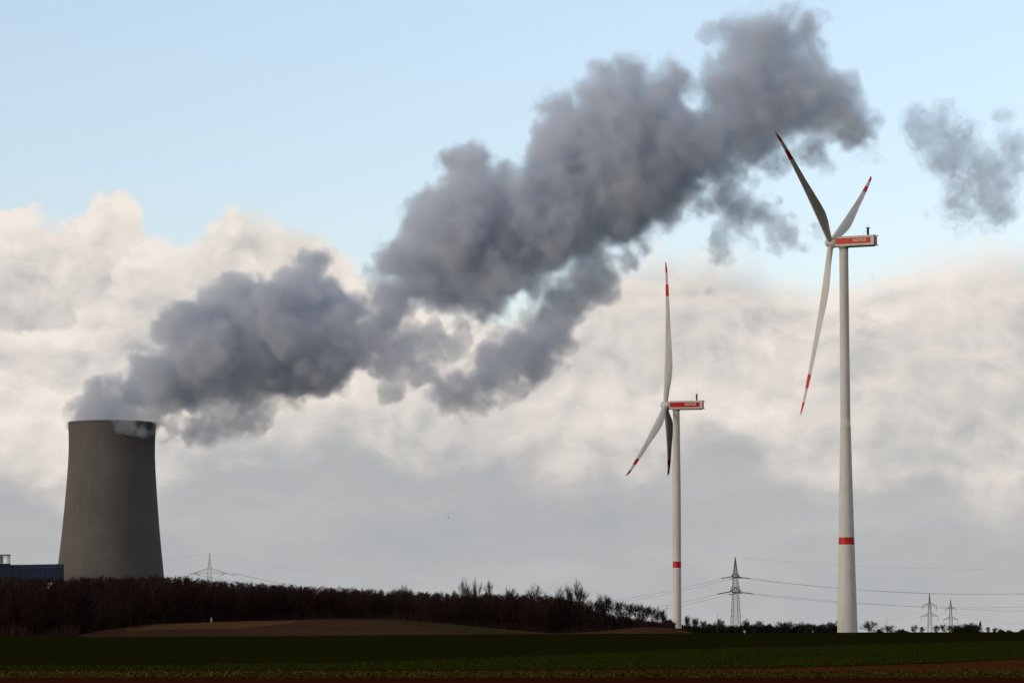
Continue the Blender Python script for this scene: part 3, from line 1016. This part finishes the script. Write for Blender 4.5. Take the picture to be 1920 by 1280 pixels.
marker(1396, 1183, 760, 'small white marker post with roofed cap on the field before the pylon', True, .5)
marker(1524, 1182.5, 800, 'tiny pale marker post on the field left of the nearer turbine', True, .3, M_grey)
marker(396, 1158, 930, 'small pale box post at the foot of the wood under the half hidden pylon', False, .55)


def bird():
    p = P(840.5, 970, 700)
    root = tag(empty('bird', p), 'tiny dark bird gliding in the grey sky between tower and turbines', 'bird')
    b = MB(); n = 8
    rows_ = [(-.26, .01), (-.15, .05), (0, .08), (.12, .06), (.2, .045), (.27, .01)]
    for x, r in rows_:
        for i in range(n):
            a = 2 * math.pi * i / n; b.v.append((x, r * math.cos(a), r * math.sin(a)))
    for q in range(len(rows_) - 1):
        for i in range(n):
            j = (i + 1) % n; b.f.append((q * n + i, q * n + j, (q + 1) * n + j, (q + 1) * n + i)); b.m.append(0)
    # wings as folded panels with thickness, part of the one body
    for s in (-1, 1):
        pts = [(.1, s * .05, .03), (.13, s * .22, .10), (.02, s * .46, .06), (-.06, s * .22, .08), (-.09, s * .05, .02)]
        k = len(b.v)
        b.v += [(x, y, z + .012) for x, y, z in pts] + [(x, y, z - .012) for x, y, z in pts]
        b.f.append(tuple(k + i for i in range(5))); b.m.append(0)
        b.f.append(tuple(k + 5 + i for i in range(5))[::-1]); b.m.append(0)
        for i in range(5):
            j = (i + 1) % 5; b.f.append((k + i, k + j, k + 5 + j, k + 5 + i)); b.m.append(0)
    k = len(b.v); b.v += [(-.24, 0, .0), (-.4, -.09, 0), (-.4, .09, 0), (-.3, 0, .02)]
    b.f += [(k, k + 1, k + 3), (k, k + 3, k + 2), (k, k + 2, k + 1)]; b.m += [0, 0, 0]
    o = b.build('body', M_dark, root)
    root.rotation_euler = (R(15), R(-8), R(25)); root.scale = (.85, .85, .85)


bird()

# ------------------------------------------------------------------ steam
#PLUME_BEGIN
VOX = 1.45


def bspline(n, m):
    """interpolation matrix from m lattice values to n samples (uniform cubic B-spline)"""
    Mx = np.zeros((n, m), np.float32)
    t = np.linspace(0, m - 3.001, n) + .5
    i = np.floor(t).astype(int); f = t - i
    w = [(1 - f) ** 3 / 6, (3 * f ** 3 - 6 * f ** 2 + 4) / 6, (-3 * f ** 3 + 3 * f ** 2 + 3 * f + 1) / 6, f ** 3 / 6]
    for q in range(4):
        Mx[np.arange(n), np.clip(i + q - 1, 0, m - 1)] += w[q]
    return Mx


def noise3(shape, cell, seed):
    r = np.random.default_rng(seed)
    ms = [max(5, int(s / cell) + 4) for s in shape]
    L = r.normal(0, 1, ms).astype(np.float32)
    A_ = np.tensordot(bspline(shape[2], ms[2]), L, (1, 2)).transpose(1, 2, 0)
    A_ = np.tensordot(bspline(shape[1], ms[1]), A_, (1, 1)).transpose(1, 0, 2)
    A_ = np.tensordot(bspline(shape[0], ms[0]), A_, (1, 0))
    return A_ / (A_.std() + 1e-6)


def vol_mat(name, dens, col, aniso=.05):
    m = bpy.data.materials.new(name); m.use_nodes = True
    t = m.node_tree
    for n in list(t.nodes):
        if n.type == 'BSDF_PRINCIPLED': t.nodes.remove(n)
    out = [n for n in t.nodes if n.type == 'OUTPUT_MATERIAL'][0]
    v = t.nodes.new('ShaderNodeVolumePrincipled')
    v.inputs['Color'].default_value = col
    v.inputs['Density'].default_value = dens
    v.inputs['Anisotropy'].default_value = aniso
    t.links.new(v.outputs[0], out.inputs['Volume'])
    return m


def cloud(name, puffs, d0, soft, amp, levels, mats, seed, label, cat, fine=1.0, depth=1.0):
    """puffs: (photo px, photo row, radius px, thin 0..1): a true 3D pile of billows at distance d0, turned into nested closed skins"""
    r = np.random.default_rng(seed)
    k = d0 / F_PX / CP
    big = []
    for (px, py, rp, thin, *off) in puffs:
        c = P(px, py, d0 + (off[0] if off else 0))
        rr = rp * k * 1.04
        cy = c.y + r.normal(0, .22) * rr * depth * (0 if off else 1)
        big.append((c.x, cy, c.z, rr, thin))
    allp = list(big)
    lvl = big
    for g, (nk, lo, hi) in enumerate([(13, .22, .58), (6, .20, .5)]):
        nxt = []
        for (x, y, z, rr, th) in lvl:
            if rr < 4.5: continue
            for _ in range(nk if th == 0 else 2):
                v = r.normal(0, 1, 3); v /= np.linalg.norm(v)
                cr = rr * r.uniform(lo, hi)
                q = rr * r.uniform(.78, .92)
                nxt.append((x + v[0] * q, y + v[1] * q, z + v[2] * q, cr, th))
        allp += nxt
        lvl = nxt
    arr = np.array(allp)
    lo = (arr[:, :3] - arr[:, 3:4]).min(0) - 14; hi = (arr[:, :3] + arr[:, 3:4]).max(0) + 14
    shape = tuple(int(math.ceil((hi[i] - lo[i]) / VOX)) for i in range(3))
    Fd = np.full(shape, -30.0, np.float32)
    Ft = np.full(shape, -60.0, np.float32)
    ax_ = [lo[i] + VOX * np.arange(shape[i], dtype=np.float32) for i in range(3)]
    for (x, y, z, rr, th) in allp:
        R_ = rr + 16
        s0 = [max(0, int((c - R_ - l) / VOX)) for c, l in zip((x, y, z), lo)]
        s1 = [min(shape[i], int((c + R_ - lo[i]) / VOX) + 2) for i, c in enumerate((x, y, z))]
        gx = (ax_[0][s0[0]:s1[0]] - x)[:, None, None]; gy = (ax_[1][s0[1]:s1[1]] - y)[None, :, None]; gz = (ax_[2][s0[2]:s1[2]] - z)[None, None, :]
        d2 = gx * gx + gy * gy + gz * gz
        if th > 0:
            f = np.where(d2 < (rr * 1.9) ** 2, .55 * rr * (1 - d2 / (rr * rr)) - th * 4.0, -60)
        else:
            f = rr - np.sqrt(d2)
        sl = (Ft if th > 0 else Fd)[s0[0]:s1[0], s0[1]:s1[1], s0[2]:s1[2]]
        np.maximum(sl, f, out=sl)
    sx = np.interp((ax_[0] - 0) / k + 960, *zip(*soft)).astype(np.float32)[:, None, None]
    N = np.zeros(shape, np.float32)
    for cell, w, sd in ((26, 3.6, 1), (12, 3.8, 2), (6, 3.1, 3), (3.4, 2.3, 4), (2.0, 1.6, 5)):
        o_ = noise3(shape, cell, seed * 10 + sd) * w
        N += o_
        if sd == 1: N1 = o_
    del o_
    G = (Fd + N * amp * (.62 + .055 * sx)) / sx
    np.maximum(G, np.where(Ft > -14, np.minimum((Ft - 1.0 + (N - N1 * .55) * 1.25) / np.maximum(sx, 4.5), .40), -5), out=G)
    inside_limit = G
    del Fd, Ft, N, N1
    vs, fs, mi = [], [], []
    base = 0
    for li, lv in enumerate(levels):
        g = vdb.FloatGrid(30.0)
        arr_ = np.clip(-(inside_limit - lv), -30, 30).astype(np.float32)
        arr_[0] = arr_[-1] = 30; arr_[:, 0] = arr_[:, -1] = 30; arr_[:, :, 0] = arr_[:, :, -1] = 30
        g.copyFromArray(arr_)
        pts, quads = g.convertToQuads(0.0)
        pts = np.asarray(pts, np.float32) * VOX + lo.astype(np.float32)
        quads = np.asarray(quads, np.int64)
        # outward orientation
        tri = pts[quads[:, :3]]
        volu = np.einsum('ij,ij->i', tri[:, 0] - pts.mean(0), np.cross(tri[:, 1] - pts.mean(0), tri[:, 2] - pts.mean(0))).sum()
        if volu < 0: quads = quads[:, ::-1]
        vs.append(pts); fs.append(quads + base); mi.append(np.full(len(quads), li, np.int32)); base += len(pts)
        print(name, 'shell', li, len(quads))
    org = np.array([float(arr[:, 0].mean()), d0, float(arr[:, 2].mean())], np.float32)
    me = np_mesh(name, np.concatenate(vs) - org, np.concatenate(fs), mats, False)
    me.polygons.foreach_set('material_index', np.concatenate(mi))
    me.update()
    o = link(name, me); o.location = org
    tag(o, label, cat)
    return o


PUFFS = [(x, y, r, 0) for x, y, r in [
    # over the tower mouth
    (180, 799, 22), (205, 796, 26), (232, 794, 28), (258, 798, 30), (268, 806, 20), (236, 808, 14), (200, 776, 24), (225, 758, 34), (262, 738, 46), (285, 770, 26),
    (272, 704, 40), (310, 728, 48), (316, 698, 36), (352, 702, 54), (365, 660, 40), (410, 665, 74), (425, 600, 58), (412, 575, 34), (478, 606, 74), (500, 682, 64), (560, 640, 74), (578, 548, 54), (553, 570, 54),
    (603, 545, 30), (618, 612, 50), (600, 676, 50), (648, 610, 46), (672, 590, 30), (688, 576, 22), (658, 655, 45), (690, 628, 40), (450, 705, 52), (402, 722, 38), (540, 700, 42), (620, 702, 30),
    (725, 512, 32), (740, 560, 46), (782, 520, 60), (722, 600, 34), (812, 462, 46), (798, 424, 42), (798, 402, 36), (850, 412, 68), (862, 480, 74), (880, 545, 48), (832, 545, 44), (886, 338, 44), (900, 400, 74),
    (960, 420, 84), (930, 500, 68), (918, 556, 40), (970, 370, 42), (1000, 360, 38), (1040, 382, 74), (1000, 460, 68), (1060, 440, 68), (1080, 322, 78), (1082, 252, 56), (1063, 192, 28), (1108, 214, 48), (1160, 194, 54),
    (1190, 160, 44), (1240, 172, 44), (1264, 192, 34), (1200, 250, 88), (1150, 300, 88), (1230, 308, 78), (1150, 390, 68), (1222, 350, 48), (1290, 288, 68), (1100, 420, 48), (1330, 300, 44),
    (1350, 254, 52), (1392, 240, 58), (1422, 200, 62), (1402, 140, 52), (1412, 92, 52), (1440, 72, 44), (1470, 82, 42), (1462, 122, 58), (1482, 172, 56), (1532, 182, 46), (1568, 205, 38), (1594, 236, 30), (1400, 278, 28),
    (1120, 500, 26), (1092, 530, 36), (1052, 560, 44), (1040, 610, 43), (1010, 652, 40), (970, 672, 40), (920, 700, 36), (870, 722, 33), (832, 736, 24), (1080, 480, 40), (1000, 530, 34), (1120, 530, 24)]]
PUFFS += [(225, 784, 27, 3.1, -45), (250, 787, 30, 3.5, -45), (272, 791, 29, 3.4, -42), (288, 798, 22, 1.9, -28)]
PUFFS += [(156, 789, 25, 0), (176, 772, 30, 0), (196, 750, 32, 0), (218, 732, 32, 0), (205, 778, 34, 0), (245, 778, 36, 0), (270, 784, 30, 0), (1065, 215, 36, 0), (1396, 70, 30, 0)]
PUFFS += [(1377, 84, 30, 0), (1370, 110, 34, 0), (1372, 170, 36, 0), (1362, 215, 36, 0), (1500, 66, 24, 0), (1505, 110, 34, 0), (1610, 252, 24, 0), (1440, 130, 60, 0), (1460, 215, 40, 0)]
PUFFS += [(x, y, r, t) for x, y, r, t in [
    (330, 795, 30, .66), (365, 800, 40, .6), (412, 792, 42, .6), (455, 785, 38, .66), (400, 826, 26, .66), (318, 815, 24, .7), (482, 762, 34, .66), (350, 770, 24, .7), (500, 740, 30, .6),
    (150, 786, 26, 1.3), (172, 768, 26, 1.2), (300, 790, 26, .5),
    (760, 640, 50, .7), (720, 682, 42, .7), (815, 640, 42, .74), (735, 722, 30, .75), (780, 690, 34, .78), (850, 650, 34, .74), (990, 590, 32, .5), (955, 636, 30, .6), (860, 610, 30, .7),
    (1135, 530, 26, .5), (1105, 565, 24, .55), (885, 738, 40, .5), (905, 715, 46, .3), (950, 690, 48, .3), (990, 662, 48, .3), (1032, 615, 50, .3), (1065, 565, 50, .3), (1110, 535, 40, .5), (850, 740, 36, .6), (1450, 290, 40, 1.8), (1535, 285, 40, 2.2), (1385, 390, 36, 2.4), (1350, 365, 34, 1.2), (1030, 250, 26, 1.2), (1380, 320, 34, 1.0), (1340, 205, 24, 1.2), (1580, 170, 34, 1.2), (1625, 230, 28, 1.2), (1330, 60, 26, 1.6), (1180, 480, 34, 1.2)]]
WISPS = [(x, y, r, t) for x, y, r, t in [(1350, 460, 46, 3.6), (1395, 440, 44, 3.9), (1470, 440, 50, 3.8), (1520, 445, 40, 4.0), (1390, 395, 40, 3.0), (1360, 375, 36, 2.4), (1205, 440, 34, 3.0), (1440, 400, 44, 4.0), (1540, 300, 44, 3.6)]]
DETACH = [(x, y, r, t) for x, y, r, t in [
    (1720, 230, 26, .3), (1745, 255, 36, .25), (1775, 215, 24, .4), (1795, 245, 40, .25), (1775, 290, 42, .2), (1830, 330, 42, .12), (1880, 332, 36, .05), (1795, 345, 30, .2), (1805, 388, 38, .12), (1850, 365, 46, .05),
    (1782, 412, 30, .2), (1760, 420, 22, .3), (1898, 275, 28, .25), (1884, 225, 18, .4), (1900, 320, 26, .1), (1840, 290, 30, .35), (1850, 410, 26, .25), (1880, 380, 26, .2)]]

ST = (.80, .835, .90, 1)
V0 = vol_mat('steam_veil', .010, (.74, .82, .93, 1))  # bluish skylight on the thin outer steam is put into these colours
V0B = vol_mat('steam_haze', .016, (.80, .86, .96, 1))
V1 = vol_mat('steam_edge', .022, (.84, .885, .955, 1))
V2 = vol_mat('steam_body', .030, (.956, .954, .964, 1))
V3 = vol_mat('steam_core', .016, (.962, .955, .960, 1))
SOFT = [(0, 2.4), (300, 2.6), (600, 3.6), (760, 4.5), (1000, 5.5), (1300, 7.0), (1700, 8.5)]
cloud('steam_plume', PUFFS, D_T, SOFT, .95, [-1.05, -.35, .45, 1.3], [V0, V1, V2, V3], 5, 'long grey steam plume drifting up and right from the cooling tower', 'steam plume')
cloud('steam_wisp', WISPS, D_T + 20, SOFT, 1.0, [-.9, -.2, .6], [V0, V1, V2], 8, 'small torn grey steam scraps under the plume, left of the nearer turbine blades', 'steam wisp')
cloud('steam_patch', DETACH, D_T + 10, SOFT, 1.05, [-.9, -.2, .32], [V0, V0, V0B], 9, 'loose ragged grey steam patch drifting alone above the nearer turbine nacelle', 'steam patch')
#PLUME_END

# ------------------------------------------------------------------ light and sky
SUN_AZ, SUN_EL = 241.0, 9.0      # behind the viewer, to the left
sd = Vector((math.sin(R(SUN_AZ)) * math.cos(R(SUN_EL)), math.cos(R(SUN_AZ)) * math.cos(R(SUN_EL)), math.sin(R(SUN_EL))))
sl = bpy.data.lights.new('sun', 'SUN'); sl.energy = .60; sl.angle = R(18); sl.color = (1.0, .86, .68)
so = bpy.data.objects.new('sun', sl); C.objects.link(so); so.rotation_euler = (-sd).to_track_quat('-Z', 'Y').to_euler()

w = bpy.data.worlds.new('World'); scene.world = w; w.use_nodes = True
t = NT(w.node_tree)
bg = t.n['Background']; bg.inputs['Strength'].default_value = .1
sky = t.new('ShaderNodeTexSky', sky_type='NISHITA')
sky.sun_disc = False; sky.sun_elevation = R(SUN_EL); sky.sun_rotation = R(SUN_AZ); sky.altitude = 80; sky.air_density = 1.0; sky.dust_density = .6; sky.ozone_density = 1.5
dirv = t.new('ShaderNodeTexCoord').outputs['Generated']
sp = t.new('ShaderNodeSeparateXYZ'); t.l.new(dirv, sp.inputs[0])
az = t.m('ARCTAN2', sp.outputs[0], sp.outputs[1])
el = t.m('ARCSINE', t.m('MAXIMUM', t.m('MINIMUM', sp.outputs[2], 1.0), -1.0))
U = t.m('ADD', t.m('MULTIPLY', az, F_PX / 1000), .96)          # azimuth and elevation of the sky, in thousandths of the camera's pixel angle
V = t.m('SUBTRACT', HORIZON / 1000, t.m('MULTIPLY', el, F_PX / 1000))
# bend the coordinates a little so that edges billow
q0 = t.comb(U, V, 0)
w1 = t.m('SUBTRACT', t.noise(t.comb(U, V, 3.1), 3.2, 4, .55), .5)
w2 = t.m('SUBTRACT', t.noise(t.comb(U, V, 7.7), 3.2, 4, .55), .5)
UU = t.m('ADD', U, t.m('MULTIPLY', w1, .16)); VV = t.m('ADD', V, t.m('MULTIPLY', w2, .16))


def curve(pts, x, lo, hi):
    fc = t.new('ShaderNodeFloatCurve'); cv = fc.mapping.curves[0]
    while len(cv.points) < len(pts): cv.points.new(.5, .5)
    for p, (a, b) in zip(cv.points, pts): p.location = ((a - lo) / (hi - lo), b); p.handle_type = 'AUTO'
    fc.mapping.update()
    t.l.new(t.m('DIVIDE', t.m('SUBTRACT', x, lo), hi - lo), fc.inputs['Value'])
    return fc.outputs[0]


def fbm(seed, du=0, dv=0):
    v = t.comb(t.m('ADD', UU, du) if du else UU, t.m('MULTIPLY', t.m('ADD', VV, dv) if dv else VV, 1.3), seed)
    big = t.noise(v, 2.8, 9, .53)
    bil = t.m('ABSOLUTE', t.m('SUBTRACT', t.noise(v, 8.5, 5, .5), .5))       # rounded heads
    return t.m('SUBTRACT', t.m('MULTIPLY', big, .8), t.m('MULTIPLY', bil, .55))


right = t.lin(U, .35, 1.25, 0, 1)
BANKS = [
    ([(-1.5, .35), (-.6, .38), (0, .44), (.05, .45), (.12, .46), (.17, .43), (.21, .40), (.245, .41), (.27, .465), (.33, .495), (.40, .47), (.5, .445), (.60, .44), (.66, .485), (.74, .53), (.9, .58), (1.0, .57), (1.1, .52), (1.2, .465), (1.3, .44), (1.4, .45), (1.5, .485), (1.6, .505), (1.7, .49), (1.8, .47), (1.92, .43), (2.6, .40), (3.5, .36)], 1.7, .92, .58, .10, .32),
    ([(-1.5, .58), (0, .60), (.08, .63), (.16, .60), (.22, .54), (.30, .52), (.36, .56), (.5, .60), (.7, .62), (.9, .66), (1.08, .60), (1.2, .56), (1.35, .60), (1.5, .63), (1.65, .60), (1.8, .54), (1.92, .52), (3.5, .5)], 5.3, .88, .53, .085, .36),
    ([(-1.5, .74), (0, .745), (.08, .755), (.15, .785), (.3, .765), (.5, .72), (.65, .69), (.8, .73), (1.0, .76), (1.2, .73), (1.4, .765), (1.55, .73), (1.7, .70), (1.92, .72), (3.5, .72)], 9.1, .84, .47, .075, .34),
]
wide = t.noise(t.comb(U, t.m('MULTIPLY', V, 1.6), 12.4), 2.6, 3, .45)
bri = None
cover = None
for (pts, seed, b_top, b_low, fall, namp) in BANKS:
    n0 = fbm(seed)
    rel = t.m('SUBTRACT', n0, fbm(seed, -.022, -.026))
    e = t.m('ADD', t.m('SUBTRACT', VV, curve(pts, t.m('ADD', U, t.m('MULTIPLY', w1, .05)), -1.5, 3.5)), t.m('MULTIPLY', t.m('SUBTRACT', n0, .32), namp))
    a = t.sstep(t.m('DIVIDE', e, t.lin(right, 0, 1, 1.0, 4.5)), -.006, .024)
    b = t.m('ADD', t.m('MULTIPLY', t.m('EXPONENT', t.m('DIVIDE', t.m('MAXIMUM', e, 0.0), -fall)), b_top - b_low), b_low)
    b = t.m('ADD', b, t.m('ADD', t.m('MULTIPLY', rel, 1.6), t.m('ADD', t.m('MULTIPLY', t.m('SUBTRACT', n0, .32), 1.1), t.m('MULTIPLY', t.m('SUBTRACT', wide, .5), .75))))
    if bri is None:
        bri, cover = b, a
    else:
        a = t.m('MULTIPLY', a, t.lin(right, 0, 1, .9, .75))
        bri = t.m('ADD', t.m('MULTIPLY', bri, t.m('SUBTRACT', 1.0, a)), t.m('MULTIPLY', b, a))
        cover = t.m('MAXIMUM', cover, a)
LOWB = [(-1.5, .85), (0, .87), (.15, .905), (.35, .84), (.5, .82), (.7, .80), (.9, .85), (1.05, .90), (1.2, .87), (1.35, .82), (1.5, .89), (1.7, .85), (1.85, .95), (1.95, .95), (3.5, .88)]
lw = t.m('ADD', t.m('MULTIPLY', w2, .16), t.m('MULTIPLY', t.m('SUBTRACT', t.noise(t.comb(U, t.m('MULTIPLY', V, 2.2), 4.4), 4.5, 7, .6), .5), .20))
low = t.sstep(t.m('ADD', t.m('SUBTRACT', VV, curve(LOWB, U, -1.5, 3.5)), lw), -.06, .06)
lowb = t.m('ADD', .33, t.m('MULTIPLY', t.m('SUBTRACT', t.noise(t.comb(UU, t.m('MULTIPLY', VV, 3.0), 2.2), 2.6, 7, .58), .5), .42))
bri = t.m('ADD', t.m('MULTIPLY', bri, t.m('SUBTRACT', 1.0, low)), t.m('MULTIPLY', lowb, low))
LOBES = [(.02, .83, .12, .06, .16), (.10, .69, .20, .05, -.08), (1.03, .885, .05, .018, .26), (1.55, .88, .08, .02, .16), (1.88, .92, .06, .06, .14), (1.80, .62, .14, .08, .10), (1.38, .64, .36, .15, -.07), (1.66, .57, .10, .04, -.14), (1.35, .83, .22, .05, -.06)]
for (lu, lv, ru, rv, am) in LOBES:
    a_ = t.m('DIVIDE', t.m('SUBTRACT', UU, lu), ru); b_ = t.m('DIVIDE', t.m('SUBTRACT', VV, lv), rv)
    g = t.m('EXPONENT', t.m('MULTIPLY', t.m('ADD', t.m('MULTIPLY', a_, a_), t.m('MULTIPLY', b_, b_)), -1.0))
    bri = t.m('ADD', bri, t.m('MULTIPLY', g, am))
EXPO = 1.15
S = 10.0 / 2 ** EXPO
sc = lambda r, g, b: tuple(c * S for c in srgb(r, g, b)[:3]) + (1,)
ramp = t.ramp(bri, [(.20, srgb(170, 173, 177)), (.34, srgb(180, 182, 184)), (.46, srgb(195, 193, 191)), (.60, srgb(209, 205, 201)), (.76, srgb(224, 217, 210)), (.97, srgb(241, 232, 223))])
cloudc = t.mix(1.0, ramp, (S, S, S, 1), 'MULTIPLY')
# blue sky, paler towards the bank
blue = t.mix(1.0, sky.outputs[0], t.mix(t.lin(V, 0.0, .5, 0, 1), (1.44, 1.22, 1.23, 1), (1.22, 1.07, 1.18, 1)), 'MULTIPLY')
col = t.mix(cover, blue, cloudc)
# unseen dark cloud deck overhead and behind, added to set the ambient light
deck = t.sstep(t.m('ADD', el, t.m('MULTIPLY', w1, .1)), R(15), R(26))
back = t.sstep(t.m('ABSOLUTE', az), R(40), R(75))
dk = t.m('MAXIMUM', deck, t.m('MULTIPLY', back, t.sstep(el, R(7), R(14))))
dcol = t.ramp(t.noise(dirv, 2.5, 6, .55), [(.3, (1.16, 1.19, 1.30, 1)), (.7, (1.95, 1.99, 2.12, 1))])
col = t.mix(dk, col, dcol)
t.l.new(col, bg.inputs['Color'])
w.cycles.sampling_method = 'MANUAL'; w.cycles.sample_map_resolution = 512

# ------------------------------------------------------------------ render settings
scene.render.engine = 'CYCLES'
cy = scene.cycles
cy.use_denoising = True
try: cy.denoiser = 'OPENIMAGEDENOISE'
except Exception: pass
cy.max_bounces = 12; cy.diffuse_bounces = 2; cy.glossy_bounces = 2; cy.transmission_bounces = 2; cy.volume_bounces = 12
cy.transparent_max_bounces = 96
cy.use_adaptive_sampling = True; cy.adaptive_threshold = .02
scene.view_settings.view_transform = 'Standard'
scene.view_settings.look = 'None'
scene.view_settings.exposure = EXPO
scene.view_settings.gamma = 1
